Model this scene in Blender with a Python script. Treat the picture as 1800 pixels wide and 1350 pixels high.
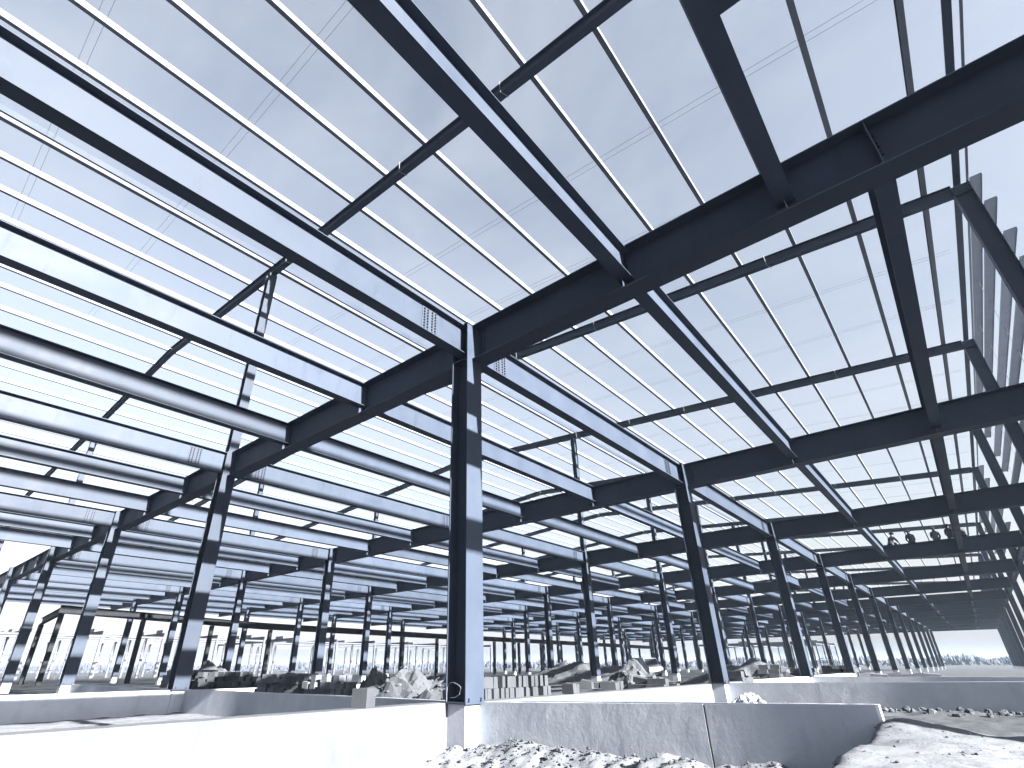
import bpy, bmesh, math, random
import numpy as np
from mathutils import Vector, Matrix

# ------------------------------------------------------------------ camera, sky, sun, exposure
SC = bpy.context.scene
for o in list(bpy.data.objects):
    bpy.data.objects.remove(o)
COL = SC.collection

EYE = Vector((7.2298, -7.8239, 0.5421))
ROT = ((0.754064, 0.656754, -0.007863), (-0.304727, 0.339698, -0.889795), (-0.581706, 0.673356, 0.456286))
cam = bpy.data.cameras.new("camera")
co = bpy.data.objects.new("camera", cam)
COL.objects.link(co)
r0, r1, r2 = (Vector(r).normalized() for r in ROT)
r2 = r0.cross(r1).normalized()
r1 = r2.cross(r0)
m = Matrix(((r0.x, -r1.x, -r2.x, EYE.x), (r0.y, -r1.y, -r2.y, EYE.y), (r0.z, -r1.z, -r2.z, EYE.z), (0, 0, 0, 1)))
co.matrix_world = m
cam.sensor_width = 36.0
cam.sensor_fit = 'HORIZONTAL'
cam.lens = 906.79 / 1800 * 36
cam.shift_x = (900 - 847.13) / 1800
cam.shift_y = (707.91 - 675) / 1800
cam.clip_start = 0.05
cam.clip_end = 6000
SC.camera = co

SUN = Vector((1.0, -0.042, 0.42)).normalized()
ELEV = math.asin(SUN.z)
W = bpy.data.worlds.new("World")
SC.world = W
W.use_nodes = True
nt = W.node_tree
nt.nodes.clear()
sky = nt.nodes.new('ShaderNodeTexSky')
sky.sky_type = 'NISHITA'
sky.sun_disc = False
sky.sun_elevation = ELEV
sky.sun_rotation = math.atan2(SUN.x, SUN.y)
sky.air_density = 2.0
sky.dust_density = 2.5
sky.ozone_density = 1.0
hsv = nt.nodes.new('ShaderNodeHueSaturation')
hsv.inputs['Saturation'].default_value = 0.34
hsv.inputs['Value'].default_value = 0.475
tint = nt.nodes.new('ShaderNodeMixRGB')
tint.blend_type = 'MULTIPLY'
tint.inputs[0].default_value = 1.0
tint.inputs[2].default_value = (0.90, 0.955, 1.12, 1)
# thin veils of high cloud
tcw = nt.nodes.new('ShaderNodeTexCoord')
mpw = nt.nodes.new('ShaderNodeMapping')
mpw.inputs['Scale'].default_value = (1.6, 2.4, 3.2)
nsw = nt.nodes.new('ShaderNodeTexNoise')
nsw.inputs['Scale'].default_value = 1.3
nsw.inputs['Detail'].default_value = 7
nsw.inputs['Roughness'].default_value = 0.58
nsw.inputs['Distortion'].default_value = 0.7
rpw = nt.nodes.new('ShaderNodeMapRange')
rpw.inputs[1].default_value = 0.42
rpw.inputs[2].default_value = 0.72
rpw.inputs[3].default_value = 0.0
rpw.inputs[4].default_value = 0.42
veil = nt.nodes.new('ShaderNodeMixRGB')
veil.inputs[2].default_value = (1.55, 1.66, 1.86, 1)
bg = nt.nodes.new('ShaderNodeBackground')
bg.inputs['Strength'].default_value = 0.05
ow = nt.nodes.new('ShaderNodeOutputWorld')
nt.links.new(sky.outputs[0], hsv.inputs['Color'])
nt.links.new(hsv.outputs[0], tint.inputs[1])
nt.links.new(tcw.outputs['Generated'], mpw.inputs[0])
nt.links.new(mpw.outputs[0], nsw.inputs['Vector'])
nt.links.new(nsw.outputs['Fac'], rpw.inputs[0])
nt.links.new(rpw.outputs[0], veil.inputs[0])
nt.links.new(tint.outputs[0], veil.inputs[1])
nt.links.new(veil.outputs[0], bg.inputs['Color'])
nt.links.new(bg.outputs[0], ow.inputs['Surface'])

sl = bpy.data.lights.new("sun", 'SUN')
sl.energy = 5.0
sl.angle = math.radians(0.53)
sl.color = (1.0, 0.95, 0.875)
so = bpy.data.objects.new("sun", sl)
COL.objects.link(so)
so.rotation_euler = SUN.to_track_quat('Z', 'Y').to_euler()
so.location = (60, 0, 40)

SC.view_settings.view_transform = 'Standard'
SC.view_settings.look = 'None'
SC.view_settings.exposure = 3.4
SC.view_settings.gamma = 1.0
SC.view_settings.use_curve_mapping = False
SC.render.engine = 'CYCLES'
SC.cycles.use_denoising = True
SC.cycles.max_bounces = 6
SC.cycles.diffuse_bounces = 3
SC.cycles.glossy_bounces = 2

rnd = random.Random(7)
A = 12.4976      # bay along x
B = 13.163       # bay along y
HB = 7.05        # underside of the girders
HT = 8.03        # top of the girders
GY = 0.15        # girders sit a little behind the column centre line
XW = 11.72       # outer column row
J0, J1 = -1, 12  # frame lines along y
ROWS = [-A * i for i in range(0, 6)]
GROUND = -0.66


# ------------------------------------------------------------------ materials
def mat(name, rough=0.6, spec=0.3):
    mt = bpy.data.materials.new(name)
    mt.use_nodes = True
    n = mt.node_tree
    b = n.nodes['Principled BSDF']
    b.inputs['Roughness'].default_value = rough
    b.inputs['Specular IOR Level'].default_value = spec
    return mt, n, b


def noise(n, scale, detail=5, rough=0.6, coord='Object', dist=0.0):
    tc = n.nodes.new('ShaderNodeTexCoord') if coord != 'Pos' else n.nodes.new('ShaderNodeNewGeometry')
    t = n.nodes.new('ShaderNodeTexNoise')
    if isinstance(scale, tuple):
        mp = n.nodes.new('ShaderNodeMapping')
        mp.inputs['Scale'].default_value = scale
        n.links.new(tc.outputs['Position' if coord == 'Pos' else coord], mp.inputs[0])
        n.links.new(mp.outputs[0], t.inputs['Vector'])
        t.inputs['Scale'].default_value = 1.0
    else:
        n.links.new(tc.outputs['Position' if coord == 'Pos' else coord], t.inputs['Vector'])
        t.inputs['Scale'].default_value = scale
    t.inputs['Detail'].default_value = detail
    t.inputs['Roughness'].default_value = rough
    t.inputs['Distortion'].default_value = dist
    return t.outputs['Fac']


def ramp(n, fac, stops):
    r = n.nodes.new('ShaderNodeValToRGB')
    e = r.color_ramp.elements
    while len(e) > 1:
        e.remove(e[-1])
    e[0].position = stops[0][0]
    e[0].color = (*stops[0][1], 1)
    for p, c in stops[1:]:
        k = e.new(p)
        k.color = (*c, 1)
    n.links.new(fac, r.inputs[0])
    return r.outputs[0]


def mix(n, kind, fac, a, b):
    x = n.nodes.new('ShaderNodeMixRGB')
    x.blend_type = kind
    for s, v in ((0, fac), (1, a), (2, b)):
        if isinstance(v, (int, float)):
            x.inputs[s].default_value = v
        elif isinstance(v, tuple):
            x.inputs[s].default_value = (*v, 1)
        else:
            n.links.new(v, x.inputs[s])
    return x.outputs[0]


def bump(n, b, fac, strength=0.3, dist=0.02):
    k = n.nodes.new('ShaderNodeBump')
    k.inputs['Strength'].default_value = strength
    k.inputs['Distance'].default_value = dist
    n.links.new(fac, k.inputs['Height'])
    n.links.new(k.outputs[0], b.inputs['Normal'])


def steel(name, base, dusty, dirt, rough=0.5):
    mt, n, b = mat(name, rough, 0.10)
    big = noise(n, 0.9, 6, 0.65, 'Pos')
    c = ramp(n, big, [(0.3, base), (0.72, dusty)])
    streak = noise(n, (3.0, 3.0, 0.5), 5, 0.7, 'Pos', 0.6)
    c = mix(n, 'MIX', ramp(n, streak, [(0.57, (0, 0, 0)), (0.78, (0.6, 0.6, 0.6))]), c, dirt)
    fine = noise(n, 34.0, 3, 0.6, 'Pos')
    c = mix(n, 'MIX', ramp(n, fine, [(0.66, (0, 0, 0)), (0.78, (0.55, 0.55, 0.55))]), c, dusty)
    sc_ = noise(n, (1.1, 1.1, 5.0), 6, 0.7, 'Pos', 1.2)
    c = mix(n, 'MIX', ramp(n, sc_, [(0.62, (0, 0, 0)), (0.70, (0.45, 0.45, 0.45))]), c, tuple(min(1, v * 1.35) for v in dusty))
    oi = n.nodes.new('ShaderNodeObjectInfo')
    hv = n.nodes.new('ShaderNodeHueSaturation')
    mr = n.nodes.new('ShaderNodeMapRange')
    mr.inputs[3].default_value = 0.86
    mr.inputs[4].default_value = 1.12
    n.links.new(oi.outputs['Random'], mr.inputs[0])
    n.links.new(mr.outputs[0], hv.inputs['Value'])
    n.links.new(c, hv.inputs['Color'])
    n.links.new(hv.outputs[0], b.inputs['Base Color'])
    n.links.new(ramp(n, big, [(0.3, (rough - .06,) * 3), (0.7, (rough + .14,) * 3)]), b.inputs['Roughness'])
    bump(n, b, big, 0.06, 0.02)
    return mt


STEEL = steel('primed_steel', (0.0212, 0.0292, 0.0455), (0.0295, 0.0385, 0.057), (0.0125, 0.0180, 0.0305))
COLSTEEL = steel('column_steel', (0.0208, 0.0284, 0.0440), (0.029, 0.0375, 0.055), (0.0125, 0.0180, 0.0305))
GIRTM = steel('girt_zinc', (0.22, 0.24, 0.285), (0.28, 0.305, 0.35), (0.17, 0.19, 0.23), 0.5)
BOLT = steel('shaded_bolt_steel', (0.006, 0.007, 0.011), (0.009, 0.010, 0.014), (0.005, 0.006, 0.009), 0.6)  # near-black, the shade on the bolt heads is painted into the colour
GALV = steel('galvanised_purlin', (0.085, 0.095, 0.115), (0.105, 0.115, 0.135), (0.07, 0.078, 0.095), 0.5)


def concrete(name, lo, hi, stain, pit=0.5):
    mt, n, b = mat(name, 0.9, 0.15)
    big = noise(n, 0.8, 7, 0.65, 'Pos', 0.4)
    c = ramp(n, big, [(0.3, lo), (0.7, hi)])
    st = noise(n, (1.3, 1.3, 0.35), 6, 0.7, 'Pos', 0.8)
    c = mix(n, 'MIX', ramp(n, st, [(0.5, (0, 0, 0)), (0.75, (0.55, 0.55, 0.55))]), c, stain)
    sp = noise(n, 26.0, 4, 0.7, 'Pos')
    c = mix(n, 'MULTIPLY', ramp(n, sp, [(0.66, (0, 0, 0)), (0.76, (0.7, 0.7, 0.7))]), c, (0.5, 0.52, 0.56))
    n.links.new(c, b.inputs['Base Color'])
    bump(n, b, noise(n, 14.0, 8, 0.72, 'Pos'), pit, 0.012)
    return mt


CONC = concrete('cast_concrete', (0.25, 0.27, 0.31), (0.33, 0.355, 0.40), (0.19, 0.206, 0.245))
CONC2 = concrete('toned_sunlit_concrete', (0.050, 0.055, 0.066), (0.078, 0.085, 0.099), (0.034, 0.038, 0.048), 0.30)  # darker copy of the cast concrete for sunlit beams, sun glare lowered in colour
BLOCKM = concrete('aerated_block', (0.026, 0.029, 0.036), (0.046, 0.051, 0.060), (0.018, 0.0205, 0.027), 0.25)
BRICKM = concrete('dark_brick', (0.05, 0.056, 0.07), (0.095, 0.104, 0.124), (0.04, 0.045, 0.057), 0.25)


def soil(name, lo, hi, dark, scale=1.0, sandy=None):
    mt, n, b = mat(name, 0.95, 0.1)
    big = noise(n, 0.35 * scale, 8, 0.66, 'Pos', 0.5)
    c = ramp(n, big, [(0.3, lo), (0.68, hi)])
    if sandy:   # the open yard in front of the hall is paler, dry sand
        ge = n.nodes.new('ShaderNodeNewGeometry')
        sx = n.nodes.new('ShaderNodeSeparateXYZ')
        n.links.new(ge.outputs['Position'], sx.inputs[0])
        mr = n.nodes.new('ShaderNodeMapRange')
        mr.inputs[1].default_value = -0.6
        mr.inputs[2].default_value = -0.2
        n.links.new(sx.outputs['X'], mr.inputs[0])
        ml = n.nodes.new('ShaderNodeMapRange')
        ml.inputs[1].default_value = -6.0
        ml.inputs[2].default_value = -8.0
        n.links.new(sx.outputs['X'], ml.inputs[0])
        mx = n.nodes.new('ShaderNodeMath')
        mx.operation = 'MAXIMUM'
        n.links.new(mr.outputs[0], mx.inputs[0])
        n.links.new(ml.outputs[0], mx.inputs[1])
        my = n.nodes.new('ShaderNodeMapRange')
        my.inputs[1].default_value = 1.5
        my.inputs[2].default_value = -0.3
        n.links.new(sx.outputs['Y'], my.inputs[0])
        mm_ = n.nodes.new('ShaderNodeMath')
        mm_.operation = 'MULTIPLY'
        n.links.new(mx.outputs[0], mm_.inputs[0])
        n.links.new(my.outputs[0], mm_.inputs[1])
        mr = mm_
        c2 = ramp(n, big, [(0.3, sandy[0]), (0.68, sandy[1])])
        c = mix(n, 'MIX', mr.outputs[0], c, c2)
    md = noise(n, 5.0 * scale, 7, 0.75, 'Pos')
    c = mix(n, 'MIX', ramp(n, md, [(0.50, (0, 0, 0)), (0.72, (0.7, 0.7, 0.7))]), c, dark)
    n.links.new(c, b.inputs['Base Color'])
    bump(n, b, noise(n, 11.0 * scale, 9, 0.75, 'Pos'), 0.6, 0.03)
    return mt


SOIL = soil('dry_soil', (0.036, 0.040, 0.048), (0.055, 0.060, 0.07), (0.027, 0.030, 0.037), 1.0, ((0.085, 0.092, 0.108), (0.145, 0.155, 0.176)))
HEAPM = soil('heap_soil', (0.034, 0.038, 0.046), (0.056, 0.061, 0.071), (0.022, 0.025, 0.032), 2.0)
STONEM = soil('stone', (0.040, 0.044, 0.053), (0.066, 0.072, 0.083), (0.025, 0.028, 0.036), 3.0)


def plain(name, col, rough=0.7, var=0.25, spec=0.25):
    mt, n, b = mat(name, rough, spec)
    f = noise(n, 3.0, 5, 0.65, 'Pos')
    lo = tuple(v * (1 - var) for v in col)
    hi = tuple(min(1, v * (1 + var)) for v in col)
    n.links.new(ramp(n, f, [(0.3, lo), (0.7, hi)]), b.inputs['Base Color'])
    return mt


GALLERY = steel('gallery_shaded_steel', (0.0035, 0.0045, 0.0075), (0.005, 0.006, 0.0095), (0.003, 0.004, 0.006))  # frame steel turned near-black, the shade under the deck put into its colour
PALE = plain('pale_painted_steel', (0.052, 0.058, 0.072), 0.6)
TREEM = plain('bare_branches', (0.045, 0.052, 0.07), 0.9, 0.35)
CLOTH = plain('work_clothes', (0.015, 0.017, 0.024), 0.9, 0.3)
CLOTH2 = plain('grey_jacket', (0.035, 0.038, 0.048), 0.9, 0.3)
HAT = plain('helmet_plastic', (0.03, 0.033, 0.042), 0.4, 0.1)
VANW = plain('white_van_paint', (0.11, 0.118, 0.135), 0.35, 0.08, 0.5)
GLASS = plain('dark_glass', (0.02, 0.024, 0.032), 0.1, 0.1, 0.5)
RUBBER = plain('tyre_rubber', (0.02, 0.021, 0.025), 0.9, 0.2)
WIRE = plain('bare_wire', (0.13, 0.14, 0.16), 0.5, 0.2)
TIMBER = plain('grey_timber', (0.22, 0.235, 0.265), 0.85, 0.3)
SAND = soil('fine_sand', (0.19, 0.2, 0.225), (0.25, 0.262, 0.29), (0.16, 0.17, 0.195), 2.0)


# ------------------------------------------------------------------ mesh helpers
CACHE = {}


def mesh_from(name, verts, faces, m, smooth=False):
    me = bpy.data.meshes.new(name)
    me.from_pydata([tuple(v) for v in verts], [], faces)
    me.update()
    if m:
        me.materials.append(m)
    if smooth:
        for p in me.polygons:
            p.use_smooth = True
    return me


def prism(prof, L, axis='y'):
    """closed profile (u, z) swept from 0 to L along the axis"""
    n = len(prof)
    vs = []
    for t in (0.0, L):
        for u, z in prof:
            vs.append((u, t, z) if axis == 'y' else ((t, -u, z) if axis == 'x' else (u, z, t)))
    fs = [[i, (i + 1) % n, n + (i + 1) % n, n + i] for i in range(n)]
    fs.append(list(range(n - 1, -1, -1)))
    fs.append(list(range(n, 2 * n)))
    return vs, fs


def fixn(me):
    bm = bmesh.new()
    bm.from_mesh(me)
    bmesh.ops.recalc_face_normals(bm, faces=bm.faces)
    bm.to_mesh(me)
    bm.free()
    return me


def iprof(w, h, tf, tw, z0=0.0):
    a, b = w / 2, tw / 2
    z1 = z0 + h
    return [(-a, z0), (a, z0), (a, z0 + tf), (b, z0 + tf), (b, z1 - tf), (a, z1 - tf), (a, z1), (-a, z1), (-a, z1 - tf), (-b, z1 - tf), (-b, z0 + tf), (-a, z0 + tf)]


def imesh(w, h, tf, tw, L, axis, m):
    k = ('I', w, h, tf, tw, round(L, 3), axis, m.name)
    if k not in CACHE:
        CACHE[k] = fixn(mesh_from('i_section', *prism(iprof(w, h, tf, tw), L, axis), m))
    return CACHE[k]


def hcol(w, d, tf, tw, L, m):
    """H column: flanges face +x / -x (d = depth along x, w = flange width along y)"""
    k = ('H', w, d, tf, tw, round(L, 3), m.name)
    if k not in CACHE:
        pr = [(z - d / 2, u) for u, z in iprof(w, d, tf, tw)]
        CACHE[k] = fixn(mesh_from('h_section', *prism(pr, L, 'z'), m))
    return CACHE[k]


def cprof(h, f, t, lip):
    """C section, web on the +u side, open towards -u"""
    return [(0, 0), (0, h), (-f, h), (-f, h - lip), (-f + t, h - lip), (-f + t, h - t), (-t, h - t), (-t, t), (-f + t, t), (-f + t, lip), (-f, lip), (-f, 0)]


def cmesh(h, f, t, lip, L, m):
    k = ('C', h, f, t, lip, round(L, 3), m.name)
    if k not in CACHE:
        CACHE[k] = fixn(mesh_from('c_section', *prism(cprof(h, f, t, min(lip, h * 0.3)), L, 'y'), m))
    return CACHE[k]


def box_data(x0, x1, y0, y1, z0, z1):
    vs = [(x0, y0, z0), (x1, y0, z0), (x1, y1, z0), (x0, y1, z0), (x0, y0, z1), (x1, y0, z1), (x1, y1, z1), (x0, y1, z1)]
    fs = [[3, 2, 1, 0], [4, 5, 6, 7], [0, 1, 5, 4], [1, 2, 6, 5], [2, 3, 7, 6], [3, 0, 4, 7]]
    return vs, fs


def boxmesh(x0, x1, y0, y1, z0, z1, m):
    k = ('B', round(x0, 4), round(x1, 4), round(y0, 4), round(y1, 4), round(z0, 4), round(z1, 4), m.name)
    if k not in CACHE:
        CACHE[k] = mesh_from('plate', *box_data(x0, x1, y0, y1, z0, z1), m)
    return CACHE[k]


def join_data(parts):
    V, F = [], []
    for vs, fs in parts:
        o = len(V)
        V += vs
        F += [[i + o for i in f] for f in fs]
    return V, F


def tube_data(pts, r, n=6):
    pts = [Vector(p) for p in pts]
    V, F = [], []
    for i, p in enumerate(pts):
        d = (pts[min(i + 1, len(pts) - 1)] - pts[max(i - 1, 0)]).normalized()
        up = Vector((0, 0, 1)) if abs(d.z) < 0.9 else Vector((1, 0, 0))
        s = d.cross(up).normalized()
        t = d.cross(s)
        rr = r[i] if isinstance(r, (list, tuple)) else r
        for k in range(n):
            a = 2 * math.pi * k / n
            V.append(tuple(p + (s * math.cos(a) + t * math.sin(a)) * rr))
    for i in range(len(pts) - 1):
        for k in range(n):
            F.append([i * n + k, i * n + (k + 1) % n, (i + 1) * n + (k + 1) % n, (i + 1) * n + k])
    F.append(list(range(n - 1, -1, -1)))
    F.append([(len(pts) - 1) * n + k for k in range(n)])
    return V, F


def cyl_data(c, axis, r, h, n=16):
    c = Vector(c)
    ax = Vector(axis).normalized()
    return tube_data([c - ax * h / 2, c + ax * h / 2], r, n)


def link(name, me, parent=None, loc=(0, 0, 0), rot=None):
    o = bpy.data.objects.new(name, me)
    COL.objects.link(o)
    o.location = loc
    if rot:
        o.rotation_euler = rot
    if parent:
        o.parent = parent
    return o


def tag(o, label=None, cat=None, group=None, kind=None):
    if label:
        o['label'] = label
    if cat:
        o['category'] = cat
    if group:
        o['group'] = group
    if kind:
        o['kind'] = kind
    return o


def thing(name, label, cat, loc=(0, 0, 0), group=None, rot=None):
    return tag(link(name, None, None, loc, rot), label, cat, group)


# ------------------------------------------------------------------ value noise for terrain
_rs = np.random.RandomState(3)
_T = _rs.rand(256, 256)


def vnoise(x, y):
    xi = np.floor(x).astype(int)
    yi = np.floor(y).astype(int)
    fx = x - xi
    fy = y - yi
    fx = fx * fx * (3 - 2 * fx)
    fy = fy * fy * (3 - 2 * fy)
    g = lambda a, b: _T[a % 256, b % 256]
    return (g(xi, yi) * (1 - fx) + g(xi + 1, yi) * fx) * (1 - fy) + (g(xi, yi + 1) * (1 - fx) + g(xi + 1, yi + 1) * fx) * fy


def fbm(x, y, o=4):
    s = 0
    a = 1.0
    for k in range(o):
        s = s + a * (vnoise(x * 2 ** k + 17 * k, y * 2 ** k + 31 * k) - 0.5)
        a *= 0.5
    return s


def sstep(e0, e1, x):
    t = np.clip((x - e0) / (e1 - e0), 0, 1)
    return t * t * (3 - 2 * t)


def ground_z(x, y):
    x = np.asarray(x, float)
    y = np.asarray(y, float)
    near = np.exp(-((x - 2) / 45) ** 2 - ((y - 3) / 60) ** 2)
    z = GROUND + near * (0.05 * fbm(x * 0.5, y * 0.5, 3) + 0.07 * fbm(x * 2.1, y * 2.1, 4)) + 0.06 * fbm(x * 0.05, y * 0.05, 2)
    # trench in front of the wall, with soil banked up against the wall and the pedestal
    tr = sstep(-0.35, 0.0, x) * (1 - sstep(5.75, 6.15, x + 0.10 * fbm(x * 2, y * 2, 3))) * (1 - sstep(0.2, 0.6, y))
    z = z - 0.24 * tr
    bank = tr * np.exp(-((y - 0.05) / 0.55) ** 2) * (0.20 + 0.30 * np.clip(fbm(x * 0.9 + 4, y * 0.9, 3) + 0.3, 0, 1))
    z = z + bank + tr * 0.10 * fbm(x * 5, y * 5, 4)
    # the raised yard right of the wall
    pl = sstep(5.75, 6.12, x + 0.12 * fbm(x * 2, y * 2, 3)) * (1 - sstep(0.4, 1.2, y)) * (1 - sstep(14, 18, x))
    zt = -0.13 + 0.12 * np.exp(-((x - 6.35) / 0.45) ** 2 - ((y - 0.3) / 0.5) ** 2) + 0.05 * fbm(x * 1.2, y * 1.2, 3) + 0.025 * fbm(x * 6, y * 6, 3)
    z = z * (1 - pl) + zt * pl
    return z


# ------------------------------------------------------------------ ground
def axis_steps(parts):
    out = []
    for a, b, s in parts:
        out += list(np.arange(a, b - 1e-6, s))
    out.append(parts[-1][1])
    return np.array(out)


gx = axis_steps([(-1800, -200, 400), (-200, -80, 20), (-80, -16, 2.0), (-16, -1, 0.3), (-1, 7.5, 0.075), (7.5, 14, 0.2), (14, 60, 6), (60, 1800, 290)])
gy = axis_steps([(-900, -40, 215), (-40, -10, 5), (-10, -5, 0.2), (-5, 1, 0.075), (1, 16, 0.3), (16, 60, 2.0), (60, 200, 14), (200, 2600, 400)])
XX, YY = np.meshgrid(gx, gy, indexing='ij')
ZZ = ground_z(XX, YY)
nx, ny = XX.shape
verts = np.stack([XX.ravel(), YY.ravel(), ZZ.ravel()], 1)
ii, jj = np.meshgrid(np.arange(nx - 1), np.arange(ny - 1), indexing='ij')
q = (ii * ny + jj).ravel()
faces = np.stack([q, q + ny, q + ny + 1, q + 1], 1)
gm = bpy.data.meshes.new('ground')
gm.from_pydata(verts.tolist(), [], faces.tolist())
gm.materials.append(SOIL)
for p in gm.polygons:
    p.use_smooth = True
tag(link('ground', gm), kind='structure')


def gz(x, y):
    return float(ground_z(np.array([x]), np.array([y]))[0])


# ------------------------------------------------------------------ the steel frame
BLD = thing('steel_frame_building', 'dark steel frame of a large two storey hall under construction, no cladding yet', 'building')
YJ = lambda j: j * B


def zroof(x):
    return 16.6 - 0.07 * x if x > -2 * A else 16.6 + 0.07 * 2 * A - 0.07 * (-2 * A - x)


POSTROWS = (-A, -3 * A, -5 * A)
bolt_k = {}


def bolts(nx_, nz_, dx, dz, r, plane):
    """bolt heads on a plate; plane 'x' = heads on a face looking to +x, 'y' = looking to -y"""
    k = (nx_, nz_, dx, dz, r, plane)
    if k not in bolt_k:
        ps = []
        for i in range(nx_):
            for q_ in range(nz_):
                u = (i - (nx_ - 1) / 2) * dx + (0.02 if i >= nx_ / 2 else -0.02)
                v = (q_ - (nz_ - 1) / 2) * dz
                if plane == 'x':
                    ps.append(cyl_data((0.012, u, v), (1, 0, 0), r, 0.026, 6))
                else:
                    ps.append(cyl_data((u, -0.012, v), (0, 1, 0), r, 0.026, 6))
        bolt_k[k] = mesh_from('bolts', *join_data(ps), BOLT)
    return bolt_k[k]


# columns ---------------------------------------------------------------
for i, x in enumerate(ROWS):
    for j in range(J0, J1 + 1):
        y = YJ(j)
        if j == J0 and i > 2:
            continue
        c = link('column', hcol(0.49, 0.49, 0.022, 0.014, HT - 0.012, COLSTEEL), BLD, (x, y, 0))
        link('base_plate', boxmesh(-0.30, 0.30, -0.30, 0.30, -0.03, 0.0, COLSTEEL), c)
        if j <= 2 and i <= 2:
            if 'anchor' not in CACHE:
                CACHE['anchor'] = mesh_from('anchor', *join_data([cyl_data((sx * .27, sy * .16, 0.03), (0, 0, 1), 0.016, 0.07, 8) for sx in (-1, 1) for sy in (-1, 1)] + [cyl_data((sx * .27, sy * .16, 0.013), (0, 0, 1), 0.028, 0.026, 6) for sx in (-1, 1) for sy in (-1, 1)]), COLSTEEL)
            tag(link('anchor_bolts', CACHE['anchor'], c), kind='stuff')
        link('pedestal', boxmesh(-0.225, 0.225, -0.235, 0.235, -1.15, -0.033, CONC), c)
        if j <= 4 and i <= 3:
            link('stiffener_plate', boxmesh(-0.222, 0.222, -0.235, -0.008, HB - 0.01, HB + 0.01, COLSTEEL), c)
        if x in POSTROWS:
            hp = zroof(x) - 0.47 - HT
            link('upper_post', hcol(0.36, 0.34, 0.016, 0.010, hp, COLSTEEL), BLD, (x, y, HT))
        else:
            link('cap_plate', boxmesh(-0.262, 0.262, -0.262, 0.262, HT - 0.012, HT + 0.006, COLSTEEL), c)
for j in range(J0, J1 + 1):
    y = YJ(j)
    c = link('column', hcol(0.30, 0.50, 0.018, 0.012, zroof(XW) - 0.02, COLSTEEL), BLD, (XW, y, 0))
    link('base_plate', boxmesh(-0.30, 0.30, -0.22, 0.22, -0.03, 0.0, COLSTEEL), c)
    link('pedestal', boxmesh(-0.28, 0.28, -0.2, 0.2, -1.15, -0.033, CONC), c)
    link('knee_plate', boxmesh(-0.26, 0.26, -0.14, 0.14, zroof(XW) - 0.50, zroof(XW) - 0.485, COLSTEEL), c)

# girders along x ---------------------------------------------------------
gstiff = boxmesh(-0.006, 0.006, -0.22, -0.008, 0.022, HT - HB - 0.022, STEEL)
gstiff_b = boxmesh(-0.006, 0.006, 0.008, 0.22, 0.022, HT - HB - 0.022, STEEL)
for j in range(J0, J1 + 1):
    y = YJ(j) + GY
    spans = [(0.25, XW - 0.26)] + [(ROWS[i + 1] + 0.25, ROWS[i] - 0.25) for i in range(5)] + [(-5 * A - 8.6, -5 * A - 0.25)]
    for s, (xa, xb) in enumerate(spans):
        if j == J0 and s > 2:
            continue
        g = link('girder', imesh(0.46, HT - HB, 0.022, 0.014, xb - xa, 'x', STEEL), BLD, (xa, y, HB))
        if j <= 4 and s <= 4:
            base = 0 if s == 0 else ROWS[s]
            for k in (1, 2):
                px = base + k * A / 3 - xa
                if s == 0 and k == 2:
                    px = 8.35 - xa
                if 0.1 < px < xb - xa:
                    link('stiffener_plate', gstiff, g, (px, 0, 0))
                    link('stiffener_plate', gstiff_b, g, (px, 0, 0))
                    if j <= 1 and s <= 2:
                        tag(link('bolt_group', bolts(1, 6, 0.05, 0.085, 0.017, 'y'), g, (px + 0.075, -0.007, 0.56)), kind='stuff')
            if j == 0 and s == 0:
                link('stiffener_plate', gstiff, g, (7.06 - xa, 0, 0))
        if j <= 2 and s <= 2:
            link('end_plate', boxmesh(0.10, 0.24, -0.022, -0.008, 0.06, HT - HB - 0.06, STEEL), g)
            tag(link('bolt_group', bolts(2, 9, 0.05, 0.085, 0.014, 'y'), g, (0.17, -0.022, (HT - HB) / 2)), kind='stuff')

# floor beams along y -------------------------------------------------------
BT = HT - 0.026
for kx in range(-17, 3):
    onrow = kx % 3 == 0
    x = kx * A / 3
    if kx == 2:
        x = 8.35
    if kx == 1:
        x = 4.2
    for j in range(J0, J1):
        if j == J0 and kx < -8:
            continue
        xx = x
        if j == J0 and kx == 2:
            xx = 7.06
        depth = 0.80 if onrow else 0.71
        if onrow:
            ya, yb = YJ(j) + 0.03, YJ(j + 1) - 0.03
        else:
            ya, yb = YJ(j) + GY + 0.03, YJ(j + 1) + GY - 0.03
        bm_ = link('floor_beam', imesh(0.28, depth, 0.018, 0.011, yb - ya, 'y', STEEL), BLD, (xx, ya, BT - depth))
        if onrow and j <= 4 and kx > -14:
            L = yb - ya
            for yo in (1.25, L - 1.25):
                sp = link('splice_plate', boxmesh(0.0057, 0.015, -0.23, 0.23, 0.06, depth - 0.06, COLSTEEL), bm_, (0, yo, 0))
                tag(link('bolt_group', bolts(4, 8, 0.10, 0.078, 0.024, 'x'), bm_, (0.015, yo, depth / 2)), kind='stuff')
# edge beams between the outer columns
for j in range(J0, J1):
    link('edge_beam', imesh(0.26, 0.55, 0.016, 0.010, B - 0.32, 'y', STEEL), BLD, (XW, YJ(j) + 0.16, BT - 0.55))
# trimmer beam of the opening in the front bay
link('trimmer_beam', imesh(0.28, 0.68, 0.018, 0.011, XW - 7.06 - 0.05, 'x', STEEL), BLD, (7.06 + 0.02, -3.60, BT - 0.68))

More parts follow.
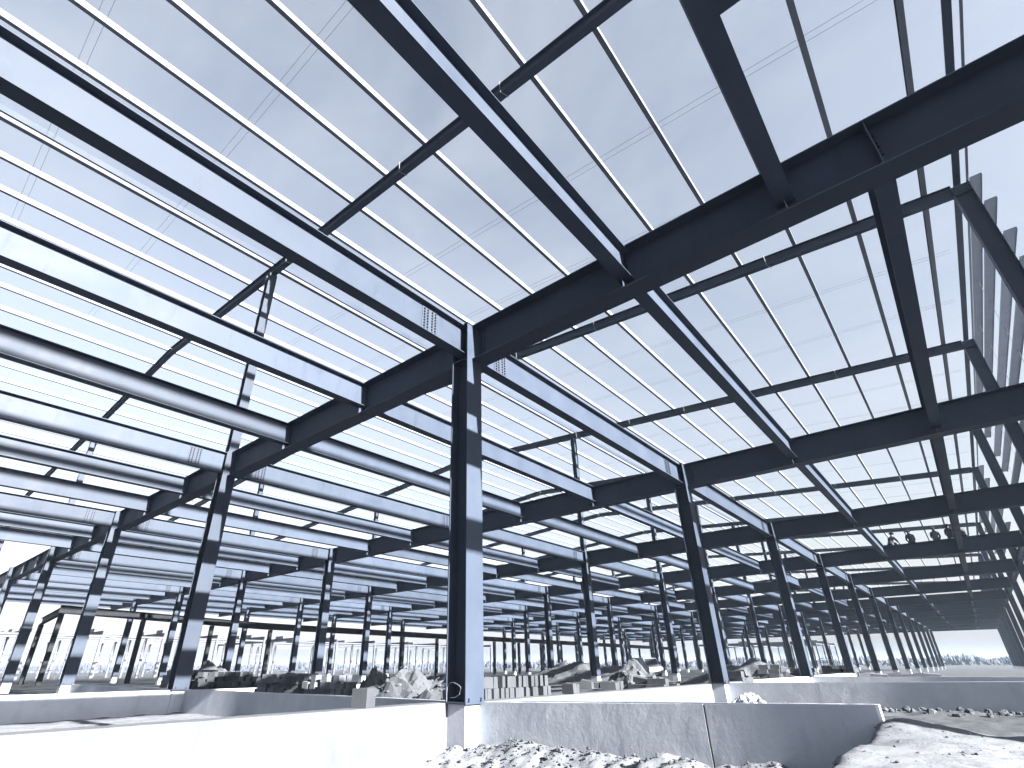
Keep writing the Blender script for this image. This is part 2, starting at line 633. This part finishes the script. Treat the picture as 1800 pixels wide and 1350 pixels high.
# rafters -----------------------------------------------------------------
SLP = math.atan(0.07)
RD, RW = 0.46, 0.25
for j in range(J0, J1 + 1):
    y = YJ(j)
    for side in (0, 1):
        if side == 0:
            xs, xe = -2 * A, XW - 0.26
            rot = SLP
        else:
            xs, xe = -5 * A - 0.3, -2 * A
            rot = -SLP
        L = (xe - xs) / math.cos(SLP)
        rf = link('rafter', imesh(RW, RD, 0.016, 0.010, L, 'x', STEEL), BLD, (xs, y, zroof(xs) - RD), (0, rot, 0))
        if j <= 4 and side == 0:
            for xo in (4.4, 13.5, 17.0, 21.5, 26.0, 31.0):
                cl = tube_data([(0, -0.16, RD + 0.03), (0.02, -0.15, RD * 0.5), (0.05, -0.15, -0.03), (0.12, 0.0, -0.06), (0.16, 0.14, -0.05)], 0.012, 5)
                if 'clip' not in CACHE:
                    CACHE['clip'] = mesh_from('clip', *cl, WIRE)
                link('lifting_clip', CACHE['clip'], rf, (xo + 0.6 * math.sin(j * 5.1 + xo), 0, 0))

# purlins -----------------------------------------------------------------
pz = 0.012
xs_p = [0.22 + 2.13 * k for k in range(-29, 6)]
for x in xs_p:
    step = 1 if x > -20 else 4
    for j in range(J0, J1, step):
        y0, y1 = YJ(j) - 0.0, YJ(min(j + step, J1)) - 0.02
        if j == J0:
            y0 -= 1.0
        link('purlin', cmesh(0.245, 0.14, 0.006, 0.03, y1 - y0, GALV), BLD, (x, y0, zroof(x) + pz))
# ridge and eave struts double up beside the post rows
for x, hh, ff, dz, mm in ((-A + 0.35, 0.26, 0.09, -0.03, STEEL), (XW + 0.08, 0.05, 0.20, 0.012, STEEL), (XW + 0.30, 0.05, 0.06, 0.012, GALV)):
    for j in range(J0, J1):
        link('eave_strut', cmesh(hh, ff, 0.008, 0.02, B - 0.02, mm), BLD, (x, YJ(j), zroof(min(x, XW - 0.1)) + dz))
# sag rods
xs0, xe0 = -2 * A, XW - 0.3
for j in range(J0, 6):
    for t in (1 / 3, 2 / 3):
        for d in (-0.11, 0.11):
            if 'rod' not in CACHE:
                CACHE['rod'] = mesh_from('rod', *tube_data([(xs0, 0, zroof(xs0) + 0.15), (xe0, 0, zroof(xe0) + 0.15)], 0.005, 5), GALV)
            link('sag_rod', CACHE['rod'], BLD, (0, YJ(j) + t * B + d, 0.0))
# wall girts: channels laid flat, outside the upper columns
for ya, yb in ((12.9, 40.5), (52.2, 79.4), (92.0, 118.9)):
    for z in (15.70, 14.55, 13.15, 12.05, 10.8):
        prof = [(12.0, 0), (12.32, 0), (12.32, -0.09), (12.312, -0.09), (12.312, -0.008), (12.008, -0.008), (12.008, -0.09), (12.0, -0.09)]
        k = ('girt', round(yb - ya, 2))
        if k not in CACHE:
            CACHE[k] = fixn(mesh_from('girt', *prism(prof, yb - ya, 'y'), GIRTM))
        link('wall_girt', CACHE[k], BLD, (0, ya, z))
    for q_ in range(6):
        yy = ya + (q_ + 0.7) * (yb - ya) / 6.4
        k = 'girtrod'
        if k not in CACHE:
            CACHE[k] = mesh_from('girt_rod', *tube_data([(12.16, 0, 10.75), (12.16, 0, 15.75)], 0.010, 5), WIRE)
        link('girt_rod', CACHE[k], BLD, (0, yy, 0))

# lower gallery along the far left side -----------------------------------
GX = -60.0
pts = [(6.0, 6.35), (27.0, 5.75), (60.0, 5.55), (156.0, 5.3)]
for (ya, za), (yb, zb) in zip(pts[:-1], pts[1:]):
    L = math.hypot(yb - ya, zb - za)
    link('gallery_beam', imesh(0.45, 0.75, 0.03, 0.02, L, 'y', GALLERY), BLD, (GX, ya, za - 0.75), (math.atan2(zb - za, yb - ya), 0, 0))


def gal_z(y):
    for (ya, za), (yb, zb) in zip(pts[:-1], pts[1:]):
        if y <= yb:
            return za + (zb - za) * (y - ya) / (yb - ya)
    return pts[-1][1]


yy = 6.3
while yy < 156:
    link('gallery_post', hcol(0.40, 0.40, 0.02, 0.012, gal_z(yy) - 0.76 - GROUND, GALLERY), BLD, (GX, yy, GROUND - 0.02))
    yy += 7.4
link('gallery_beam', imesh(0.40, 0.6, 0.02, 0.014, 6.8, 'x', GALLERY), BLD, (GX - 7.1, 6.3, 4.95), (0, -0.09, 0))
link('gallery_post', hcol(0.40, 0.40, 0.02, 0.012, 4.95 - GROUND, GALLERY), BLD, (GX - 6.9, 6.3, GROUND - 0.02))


# ------------------------------------------------------------------ concrete ground beams (rough cast)
def rough_block(name, x0, x1, y0, y1, z0, ztop, step, m, amp=0.012, parent=None):
    """box with a slightly wavy, chipped surface; ztop(x, y) gives the top"""
    bm = bmesh.new()
    nxs = max(1, int((x1 - x0) / step))
    nys = max(1, int((y1 - y0) / step))
    nzs = max(2, int(0.9 / min(step, 0.2)))
    bmesh.ops.create_cube(bm, size=1.0)
    bm.free()
    xs = np.linspace(x0, x1, nxs + 1)
    ys = np.linspace(y0, y1, nys + 1)
    V, F, idx = [], [], {}

    def vid(a, b, c):
        k = (a, b, c)
        if k not in idx:
            x, y = xs[a], ys[b]
            zt = ztop(x, y)
            z = z0 + (zt - z0) * c / nzs
            n1 = float(fbm(np.array([x * 3.1 + y * 2.2]), np.array([z * 3.3 + 9]), 3)[0])
            n2 = float(fbm(np.array([x * 9 + y * 7]), np.array([z * 8]), 2)[0])
            dx = dy = dz = 0.0
            e = amp * n1 * 1.4 + amp * 0.5 * n2
            if a in (0, nxs):
                dx = e
            if b in (0, nys):
                dy = e
            if c == nzs:
                dz = -abs(n2) * amp * 1.4
                if a in (0, nxs) or b in (0, nys):
                    dz -= max(0.0, n2) * amp * 2.0
            idx[k] = len(V)
            V.append((x + dx, y + dy, z + dz))
        return idx[k]
    for a in range(nxs):
        for c in range(nzs):
            F.append([vid(a, 0, c), vid(a + 1, 0, c), vid(a + 1, 0, c + 1), vid(a, 0, c + 1)])
            F.append([vid(a + 1, nys, c), vid(a, nys, c), vid(a, nys, c + 1), vid(a + 1, nys, c + 1)])
        for b in range(nys):
            F.append([vid(a, b, nzs), vid(a + 1, b, nzs), vid(a + 1, b + 1, nzs), vid(a, b + 1, nzs)])
    for b in range(nys):
        for c in range(nzs):
            F.append([vid(0, b + 1, c), vid(0, b, c), vid(0, b, c + 1), vid(0, b + 1, c + 1)])
            F.append([vid(nxs, b, c), vid(nxs, b + 1, c), vid(nxs, b + 1, c + 1), vid(nxs, b, c + 1)])
    return link(name, mesh_from(name, V, F, m), parent)


flat = lambda z: (lambda x, y: z)
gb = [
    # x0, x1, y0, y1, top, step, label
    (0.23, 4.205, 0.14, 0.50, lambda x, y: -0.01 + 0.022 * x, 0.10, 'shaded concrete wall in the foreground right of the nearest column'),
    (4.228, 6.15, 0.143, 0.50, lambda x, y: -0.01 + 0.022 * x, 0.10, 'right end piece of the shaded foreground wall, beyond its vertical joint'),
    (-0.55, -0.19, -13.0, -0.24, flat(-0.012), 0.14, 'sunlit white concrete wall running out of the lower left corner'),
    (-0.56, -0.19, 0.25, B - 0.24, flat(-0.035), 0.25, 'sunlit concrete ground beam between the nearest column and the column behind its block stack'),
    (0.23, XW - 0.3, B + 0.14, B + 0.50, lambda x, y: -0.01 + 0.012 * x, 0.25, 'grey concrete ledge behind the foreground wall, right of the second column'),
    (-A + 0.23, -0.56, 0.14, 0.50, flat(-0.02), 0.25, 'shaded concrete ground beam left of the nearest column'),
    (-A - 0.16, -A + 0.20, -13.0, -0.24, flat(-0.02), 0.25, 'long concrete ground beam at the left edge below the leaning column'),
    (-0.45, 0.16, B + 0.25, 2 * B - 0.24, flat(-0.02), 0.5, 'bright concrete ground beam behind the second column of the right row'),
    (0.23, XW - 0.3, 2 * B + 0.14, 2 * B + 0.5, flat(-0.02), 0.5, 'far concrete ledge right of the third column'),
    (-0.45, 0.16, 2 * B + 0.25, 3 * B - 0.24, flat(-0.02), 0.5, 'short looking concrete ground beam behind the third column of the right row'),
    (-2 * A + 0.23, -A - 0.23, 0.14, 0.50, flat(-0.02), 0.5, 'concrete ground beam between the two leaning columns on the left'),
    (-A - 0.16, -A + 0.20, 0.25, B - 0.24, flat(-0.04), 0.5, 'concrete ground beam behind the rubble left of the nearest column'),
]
for x0, x1, y0, y1, zt, st, lab in gb:
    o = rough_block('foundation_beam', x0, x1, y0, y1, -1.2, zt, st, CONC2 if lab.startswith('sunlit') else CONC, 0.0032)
    tag(o, lab, 'beam', 'concrete ground beams between the column footings', 'thing')


# ------------------------------------------------------------------ stones, heaps, block stacks
def stone_data(c, r, rs):
    bm = bmesh.new()
    bmesh.ops.create_icosphere(bm, subdivisions=1, radius=1.0)
    sx, sy, sz = (rs.uniform(0.6, 1.25) for _ in range(3))
    rot = Matrix.Rotation(rs.uniform(0, 6.3), 3, 'Z') @ Matrix.Rotation(rs.uniform(-.6, .6), 3, 'X')
    V = []
    for v in bm.verts:
        p = v.co * rs.uniform(0.72, 1.18)
        p = Vector((p.x * sx, p.y * sy, p.z * sz * 0.75))
        V.append(tuple(Vector(c) + rot @ p * r))
    bm.verts.index_update()
    F = [[v.index for v in f.verts] for f in bm.faces]
    bm.free()
    return V, F


def scatter(name, n, f, rs, m, parent=None):
    ps = []
    for _ in range(n):
        x, y, r, z = f(rs)
        ps.append(stone_data((x, y, z + r * 0.25), r, rs))
    return link(name, mesh_from(name, *join_data(ps), m), parent)


rs = random.Random(11)


def f_bank(rs):
    x = rs.uniform(-0.1, 5.9)
    y = -abs(rs.gauss(0, 0.55)) + 0.05
    r = 0.006 + 0.034 * rs.random() ** 4
    return x, y, r, gz(x, y)


tag(scatter('loose_rubble', 1500, f_bank, rs, STONEM), 'crumbled soil and small stones banked against the foreground wall', 'rubble', kind='stuff')


def f_yard(rs):
    x = rs.uniform(6.0, 12)
    y = rs.uniform(-5.5, 0.6)
    r = 0.005 + 0.018 * rs.random() ** 4
    return x, y, r, gz(x, y)


tag(scatter('yard_pebbles', 700, f_yard, rs, STONEM), 'fine pebbles strewn over the bright ground at lower right', 'pebbles', kind='stuff')


def f_behind(rs):
    x = rs.uniform(0.4, 9)
    y = B + 0.1 - abs(rs.gauss(0, 0.8))
    r = 0.02 + 0.12 * rs.random() ** 3
    return x, y, r, gz(x, y)


tag(scatter('loose_rubble', 260, f_behind, rs, STONEM), 'broken lumps lying at the foot of the grey ledge', 'rubble', kind='stuff')
for x, y, r, lab in ((3.95, -0.55, 0.16, 'pale angular lump of concrete lying in the soil by the wall'), (3.55, -0.35, 0.12, 'dark lump of rock half buried beside the pale concrete lump'),
                     (4.75, -0.30, 0.11, 'clod of earth at the right end of the soil bank'), (0.75, -0.6, 0.09, 'small stone on the soil in front of the nearest footing'),
                     (2.0, -0.75, 0.10, 'flat stone on the soil below the middle of the foreground wall')):
    s = random.Random(int(x * 100))
    tag(link('stone', mesh_from('stone', *stone_data((0, 0, r * 0.35), r, s), STONEM), None, (x, y, gz(x, y))), lab, 'stone', 'stones in front of the wall')


def heap(name, label, cx, cy, rx, ry, h, seed, nst=260, m=HEAPM, z0=None):
    z0 = GROUND - 0.05 if z0 is None else z0
    t = thing(name, label, 'heap', (cx, cy, z0))
    N = 46
    V, F = [], []
    for i in range(N):
        for j in range(N):
            u = (i / (N - 1)) * 2 - 1
            v = (j / (N - 1)) * 2 - 1
            rr = math.hypot(u, v)
            p = max(0.0, 1 - rr)
            k = np.array([u * 3.2 + seed]), np.array([v * 3.2 + seed])
            k2 = np.array([u * 11 + seed]), np.array([v * 11 + seed])
            z = h * (p ** 0.8) * (1 + 0.8 * float(fbm(*k, 3)[0])) + h * 0.22 * float(fbm(*k2, 3)[0]) * min(1, p * 5)
            V.append((u * rx, v * ry, z if rr < 1 else -0.05))
    for i in range(N - 1):
        for j in range(N - 1):
            F.append([i * N + j, (i + 1) * N + j, (i + 1) * N + j + 1, i * N + j + 1])
    link('mound', mesh_from('mound', V, F, m), t)
    rs_ = random.Random(seed)
    ps = []
    for _ in range(nst):
        i, j = rs_.randrange(3, N - 3), rs_.randrange(3, N - 3)
        x, y, z = V[i * N + j]
        if z < 0.02:
            continue
        ps.append(stone_data((x, y, z), 0.025 + 0.10 * rs_.random() ** 3, rs_))
    if ps:
        tag(link('stones', mesh_from('stones', *join_data(ps), STONEM), t), kind='stuff')
    return t


heap('rubble_heap', 'grey heap of broken rubble left of the nearest column', -3.3, 2.6, 3.0, 2.0, 1.25, 5, 500)
heap('rubble_heap', 'pointed pile of earth beside the rubble heap left of the nearest column', -6.0, 2.9, 1.2, 1.0, 1.15, 9, 120)
heap('rubble_heap', 'low dark spoil heap on the ground behind the rubble heap', -9.5, 9.5, 3.0, 2.0, 1.2, 13, 200)
heap('rubble_heap', 'spoil heap in front of the far leaning columns at left', -24.0, 6.0, 3.0, 2.2, 1.3, 21, 160)
heap('rubble_heap', 'broken stone heap right behind the block stack', -2.6, 12.0, 2.0, 1.8, 1.0, 33, 300)
heap('rubble_heap', 'dark earth heap between the second and third column of the right row', -4.5, 33.0, 6.0, 3.0, 1.35, 41, 300)
heap('rubble_heap', 'long spoil heap in the middle of the hall far behind the block stack', -20.0, 38.0, 8.0, 4.0, 1.5, 47, 400)
heap('sand_heap', 'small pale heap of sand at the foot of the second column', 1.15, 12.3, 0.75, 0.6, 0.42, 57, 0, SAND)


def block_stack(label, x, y, nxy, nz, size, rotz, seed, m=BLOCKM, base=None, jit=0.02, ragged=0.45):
    base = gz(x, y) - 0.01 if base is None else base
    t = thing('block_stack', label, 'blocks', (x, y, base), 'stacks of building blocks around the hall', (0, 0, rotz))
    rs_ = random.Random(seed)
    bx, by, bz = size
    vs, fs = box_data(-bx / 2, bx / 2, -by / 2, by / 2, 0, bz)
    variants = []
    for k in range(3):
        V = [(p[0] + rs_.uniform(-.008, .008), p[1] + rs_.uniform(-.008, .008), p[2] + rs_.uniform(-.004, .004) * (p[2] > 0)) for p in vs]
        variants.append(mesh_from('block', V, fs, m))
    tops = {(a, b): nz - (rs_.random() < ragged) - (rs_.random() < ragged * 0.6) for a in range(nxy[0]) for b in range(nxy[1])}
    for (a, b), top in tops.items():
        for c in range(top):
            inner = 0 < a < nxy[0] - 1 and 0 < b < nxy[1] - 1
            if inner and c < top - 2:
                continue
            px = (a - (nxy[0] - 1) / 2) * (bx + 0.012) + rs_.uniform(-jit, jit)
            py = (b - (nxy[1] - 1) / 2) * (by + 0.008) + rs_.uniform(-jit, jit) * 0.3 + (by * 0.4 if c % 2 else 0)
            tilt = rs_.uniform(-.25, .25) if (c == top - 1 and rs_.random() < ragged * .5) else 0.0
            link('block', rs_.choice(variants), t, (px, py, c * bz + abs(tilt) * 0.08 + (rs_.uniform(0, 0.012) if c == top - 1 else 0)), (tilt * .4, tilt, rs_.uniform(-.12, .12) if jit > 0.055 else rs_.uniform(-.04, .04)))
    return t


block_stack('long stack of pale upright blocks right beside the nearest column', -0.95, 2.15, (1, 24), 5, (0.55, 0.115, 0.215), 0.0, 1, jit=0.06, ragged=0.06)
block_stack('single pale block pile at the right end of the long block stack', -0.40, 4.1, (1, 2), 4, (0.3, 0.16, 0.21), 0.1, 2)
block_stack('small block pile on the ground before the rubble of the second bay', -1.1, 7.0, (2, 3), 4, (0.4, 0.2, 0.2), 0.2, 3)
block_stack('stack of flat slabs just left of the second column', -1.4, 10.9, (2, 6), 5, (0.6, 0.28, 0.17), 0.05, 4)
block_stack('tumbled stack of slabs left of the second column', -2.6, 9.3, (2, 5), 4, (0.6, 0.3, 0.19), 0.3, 5, jit=0.08)
block_stack('pallet load of open blocks right of the second column', -0.3, 15.6, (2, 4), 5, (0.5, 0.3, 0.2), 0.0, 6, jit=0.03)
block_stack('pile of upright blocks at the third column of the right row', -1.2, 24.4, (2, 6), 6, (0.45, 0.22, 0.2), 0.1, 7, jit=0.05)
block_stack('pile of blocks behind the third column of the right row', -0.8, 29.5, (2, 7), 5, (0.5, 0.3, 0.2), 0.0, 8, jit=0.05)
block_stack('scattered grey blocks at the foot of the left leaning column', -14.6, 2.6, (6, 5), 7, (0.28, 0.24, 0.16), 0.4, 9, jit=0.1)
block_stack('heaped dark blocks left of the leaning column', -17.6, 2.5, (6, 7), 7, (0.30, 0.26, 0.17), 0.9, 10, BRICKM, jit=0.12)
block_stack('stepped stack of pale blocks between the two leaning columns', -16.1, 2.4, (4, 5), 6, (0.28, 0.25, 0.17), 0.2, 11, jit=0.1)
block_stack('stack of dark bricks right of the left leaning column', -9.9, 2.3, (7, 8), 8, (0.2, 0.15, 0.13), 0.5, 12, BRICKM, jit=0.06)
block_stack('square block of pale masonry right of the dark brick stack', -8.6, 2.2, (4, 4), 5, (0.24, 0.2, 0.19), 0.2, 13)
block_stack('stack of dark blocks with a ragged top left of the earth pile', -7.4, 2.2, (5, 5), 6, (0.22, 0.18, 0.17), 0.1, 14, BRICKM, jit=0.09)
block_stack('low pile of blocks behind the fourth column of the right row', -1.0, 42.0, (3, 6), 5, (0.6, 0.5, 0.22), 0.0, 15, jit=0.1)
block_stack('flat stack of slabs in the right aisle beyond the third column', 3.2, 38.0, (4, 5), 3, (0.9, 0.8, 0.2), 0.2, 16, BRICKM, jit=0.1)
tag(link('concrete_lump', mesh_from('concrete_lump', *join_data([box_data(-0.14, 0.14, -0.12, 0.12, 0, 0.28), stone_data((0.02, 0.1, 0.22), 0.13, random.Random(2))]), BLOCKM), None, (-0.38, -1.95, -0.02), (0, 0, 0.3)),
    'squared concrete lump standing on the sunlit wall at lower left', 'lump')

# bent wire at the foot of the nearest column
wp = [(-0.19 + 0.14 * t - 0.06 * math.sin(t * 3), -0.262, 0.0 + 0.30 * math.sin(min(t * 1.7, 1.57)) if t < 1 else 0.3) for t in (0, .25, .5, .8, 1.0)]
wp += [(-0.02, -0.265, 0.30), (0.10, -0.262, 0.26), (0.15, -0.26, 0.22), (0.12, -0.262, 0.12), (0.02, -0.265, 0.07), (-0.10, -0.262, 0.06)]
tag(link('bent_wire', mesh_from('bent_wire', *tube_data(wp, 0.004, 6), WIRE), None, (0, 0, 0.004)), 'thin bent loop of wire leaning on the foot of the nearest column', 'wire')


# ------------------------------------------------------------------ workers on the third girder
def person(label, x, y, z, pose, faces, m, seed):
    """body grown over a posed skeleton (skin modifier), hard hat as a child"""
    J = pose
    names = list(J.keys())
    E_ = [('pelvis', 'spine'), ('spine', 'chest'), ('chest', 'neck'), ('neck', 'head'), ('head', 'crown')]
    for s in 'LR':
        E_ += [('chest', 'sho' + s), ('sho' + s, 'elb' + s), ('elb' + s, 'wri' + s), ('wri' + s, 'han' + s), ('pelvis', 'hip' + s), ('hip' + s, 'kne' + s), ('kne' + s, 'ank' + s), ('ank' + s, 'toe' + s)]
    R_ = {'pelvis': .15, 'spine': .145, 'chest': .165, 'neck': .062, 'head': .095, 'crown': .085, 'sho': .085, 'elb': .058, 'wri': .042, 'han': .04, 'hip': .115, 'kne': .075, 'ank': .055, 'toe': .045}
    me = bpy.data.meshes.new('person_body')
    me.from_pydata([J[k] for k in names], [(names.index(a), names.index(b)) for a, b in E_], [])
    tmp = bpy.data.objects.new('person_tmp', me)
    COL.objects.link(tmp)
    sk = tmp.modifiers.new('skin', 'SKIN')
    for i, k in enumerate(names):
        r = R_[k] if k in R_ else R_[k[:-1]]
        me.skin_vertices[0].data[i].radius = (r, r)
    me.skin_vertices[0].data[names.index('pelvis')].use_root = True
    sb = tmp.modifiers.new('sub', 'SUBSURF')
    sb.levels = 1
    dg = bpy.context.evaluated_depsgraph_get()
    bme = bpy.data.meshes.new_from_object(tmp.evaluated_get(dg))
    bpy.data.objects.remove(tmp)
    bme.materials.clear()
    bme.materials.append(m)
    for p in bme.polygons:
        p.use_smooth = True
        p.material_index = 0
    t = thing('person', label, 'person', (x, y, z), 'workers sitting on the girder', (0, 0, faces))
    link('body', bme, t)
    c = Vector(J['crown'])
    d = (c - Vector(J['head'])).normalized()
    V, F = [], []
    n = 12
    for k in range(5):
        a = k / 4 * math.pi / 2
        rr = 0.135 * math.cos(a)
        for q_ in range(n):
            b = 2 * math.pi * q_ / n
            V.append((rr * math.cos(b), rr * math.sin(b), 0.12 * math.sin(a)))
    for k in range(4):
        for q_ in range(n):
            F.append([k * n + q_, k * n + (q_ + 1) % n, (k + 1) * n + (q_ + 1) % n, (k + 1) * n + q_])
    o = len(V)
    for q_ in range(n):
        b = 2 * math.pi * q_ / n
        V.append(((0.17 + 0.04 * max(0, math.cos(b))) * math.cos(b), 0.165 * math.sin(b), -0.01))
    F += [[q_, o + q_, o + (q_ + 1) % n, (q_ + 1) % n] for q_ in range(n)]
    h = link('hard_hat', mesh_from('hard_hat', V, F, HAT, True), t, tuple(c - d * 0.02))
    h.rotation_euler = d.to_track_quat('Z', 'X').to_euler()
    return t


def pose_crouch(lean=0.25, reach=0.3, h=0.0):
    """seated facing +x on an edge, seat on z = 0, shins hanging down"""
    z = 0.13 + h
    P_ = {'pelvis': (-0.12, 0, z), 'spine': (-0.06 + lean * .3, 0, z + .2), 'chest': (lean * .8, 0, z + .40), 'neck': (lean + .06, 0, z + .56), 'head': (lean + .12, 0, z + .66), 'crown': (lean + .15, 0, z + .78)}
    for s, k in (('L', 1), ('R', -1)):
        P_['sho' + s] = (lean * .8, .19 * k, z + .42)
        P_['elb' + s] = (lean * .8 + .16, .24 * k, z + .18)
        P_['wri' + s] = (lean * .8 + .16 + reach, .16 * k, z + .06)
        P_['han' + s] = (lean * .8 + .24 + reach, .12 * k, z + .02)
        P_['hip' + s] = (-0.10, .10 * k, z - .02)
        P_['kne' + s] = (0.32, .14 * k, z + .06)
        P_['ank' + s] = (0.34, .13 * k, z - .38)
        P_['toe' + s] = (0.50, .14 * k, z - .44)
    return P_


yg = YJ(3) + GY
for x, rz, lean, reach, h, m, lab in (
        (4.75, 1.1, 0.30, 0.30, 0.0, CLOTH2, 'leftmost of the five workers, sitting on the girder and leaning to the right'),
        (5.95, 1.7, 0.12, 0.12, 0.0, CLOTH, 'second worker from the left, sitting upright in dark clothes on the girder'),
        (7.30, 1.5, 0.20, 0.16, 0.0, CLOTH2, 'middle one of the five workers, hard hat above the girder edge'),
        (8.10, 1.45, 0.06, 0.12, 0.04, CLOTH, 'fourth worker, upright in dark clothes close to the dark secondary beam'),
        (8.72, 1.75, 0.34, 0.25, 0.0, CLOTH, 'rightmost worker, bent low on the girder right of the secondary beam')):
    person(lab, x, yg + 0.10, HT + 0.004, pose_crouch(lean, reach, h), rz, m, 1)


# ------------------------------------------------------------------ van in the hall's far aisle
def van(x, y, rz):
    t = thing('van', 'pale van parked in the middle of the hall between far columns', 'van', (x, y, gz(x, y)), None, (0, 0, rz))
    side = [(-2.4, .35), (2.3, .35), (2.45, .6), (2.4, 1.05), (1.55, 1.3), (0.95, 2.1), (-2.3, 2.2), (-2.45, 1.9)]
    V = [(u, -.9, z) for u, z in side] + [(u, .9, z) for u, z in side]
    n = len(side)
    F = [list(range(n)), list(range(2 * n - 1, n - 1, -1))] + [[i, n + i, n + (i + 1) % n, (i + 1) % n] for i in range(n)]
    link('body', fixn(mesh_from('van_body', V, F, VANW)), t)
    link('windscreen', mesh_from('windscreen', [(1.52, -.8, 1.36), (1.52, .8, 1.36), (1.02, .74, 2.03), (1.02, -.74, 2.03), (1.56, -.8, 1.37), (1.56, .8, 1.37), (1.06, .74, 2.04), (1.06, -.74, 2.04)], [[0, 1, 2, 3], [7, 6, 5, 4], [0, 4, 5, 1], [3, 2, 6, 7], [1, 5, 6, 2], [0, 3, 7, 4]], GLASS), t)
    for s in (-1, 1):
        link('side_window', boxmesh(0.1, 0.9, s * .9 - .01, s * .9 + .01, 1.35, 1.95, GLASS), t)
        link('headlight', boxmesh(2.40, 2.47, s * .7 - .14, s * .7 + .14, .72, .95, WIRE), t)
        for u in (-1.5, 1.5):
            w = link('wheel', mesh_from('wheel', *cyl_data((0, 0, 0), (0, 1, 0), .34, .22, 18), RUBBER), t, (u, s * .82, .34))
            link('rim', mesh_from('rim', *cyl_data((0, s * .115, 0), (0, 1, 0), .2, .02, 14), WIRE), w)
    return t


van(-25.5, 62.0, -0.7)


# ------------------------------------------------------------------ neighbouring frames and far trees
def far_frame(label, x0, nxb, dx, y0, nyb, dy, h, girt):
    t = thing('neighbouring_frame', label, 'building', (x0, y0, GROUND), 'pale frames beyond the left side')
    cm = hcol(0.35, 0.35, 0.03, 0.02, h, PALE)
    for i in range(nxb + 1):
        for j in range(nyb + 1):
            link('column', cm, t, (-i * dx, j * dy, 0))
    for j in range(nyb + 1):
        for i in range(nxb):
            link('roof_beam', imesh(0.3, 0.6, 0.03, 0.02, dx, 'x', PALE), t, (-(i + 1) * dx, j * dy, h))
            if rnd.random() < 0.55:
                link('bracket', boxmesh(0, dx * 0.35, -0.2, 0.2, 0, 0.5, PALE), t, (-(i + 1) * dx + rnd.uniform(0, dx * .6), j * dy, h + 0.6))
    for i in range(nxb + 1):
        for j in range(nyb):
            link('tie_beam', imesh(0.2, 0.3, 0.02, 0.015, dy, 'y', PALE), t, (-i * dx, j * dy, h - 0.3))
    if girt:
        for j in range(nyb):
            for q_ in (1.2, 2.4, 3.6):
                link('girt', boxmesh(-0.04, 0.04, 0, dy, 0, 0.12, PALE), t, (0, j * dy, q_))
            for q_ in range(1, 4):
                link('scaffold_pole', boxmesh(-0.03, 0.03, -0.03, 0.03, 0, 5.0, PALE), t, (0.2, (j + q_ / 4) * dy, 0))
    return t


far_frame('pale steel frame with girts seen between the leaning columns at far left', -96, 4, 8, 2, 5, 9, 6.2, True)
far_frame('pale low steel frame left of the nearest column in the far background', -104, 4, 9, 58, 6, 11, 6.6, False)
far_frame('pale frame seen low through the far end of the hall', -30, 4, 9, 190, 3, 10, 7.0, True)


def far_wood():
    rs_ = np.random.RandomState(5)
    V, F = [], []
    n = 5200
    ang = np.radians(rs_.uniform(98, 190, n))
    for k in range(n):
        a = math.radians(rs_.uniform(88, 186))
        d = rs_.uniform(330, 520)
        cx, cy = EYE.x + d * math.cos(a), EYE.y + d * math.sin(a)
        h = (3.4 + 3.2 * float(vnoise(np.array([a * 60]), np.array([3.1]))[0])) * rs_.uniform(0.75, 1.15) * d / 420
        w = rs_.uniform(0.5, 1.6)
        # a bare tree: thin trunk blade cross plus twiggy crown slivers
        for q_ in range(5):
            b = rs_.uniform(0, math.pi)
            dx, dy = math.cos(b) * w, math.sin(b) * w
            z0 = h * rs_.uniform(0.0, 0.5)
            z1 = h * rs_.uniform(0.6, 1.0)
            o = len(V)
            sx, sy = rs_.uniform(-w, w, 2)
            V += [(cx + sx - dx * .5, cy + sy - dy * .5, GROUND + z0), (cx + sx + dx * .5, cy + sy + dy * .5, GROUND + z0 + .4), (cx + sx + rs_.uniform(-.4, .4), cy + sy, GROUND + z1)]
            F.append([o, o + 1, o + 2])
    return mesh_from('far_wood', V, F, TREEM)


tag(link('far_wood', far_wood()), 'long line of bare trees on the far horizon beyond the building site', 'trees', kind='stuff')


# ------------------------------------------------------------------ the dusty air of the site
hm = bpy.data.materials.new('dusty_air')
hm.use_nodes = True
hn = hm.node_tree
hn.nodes.clear()
pv = hn.nodes.new('ShaderNodeVolumePrincipled')
pv.inputs['Color'].default_value = (0.62, 0.79, 1.0, 1)
pv.inputs['Density'].default_value = 0.00019
pv.inputs['Anisotropy'].default_value = 0.0
ho = hn.nodes.new('ShaderNodeOutputMaterial')
hn.links.new(pv.outputs[0], ho.inputs['Volume'])
hz = link('haze', mesh_from('haze', *box_data(-1900, 1900, -1000, 2700, -2.4, 19.6), hm))
tag(hz, kind='stuff')
SC.cycles.volume_bounces = 0
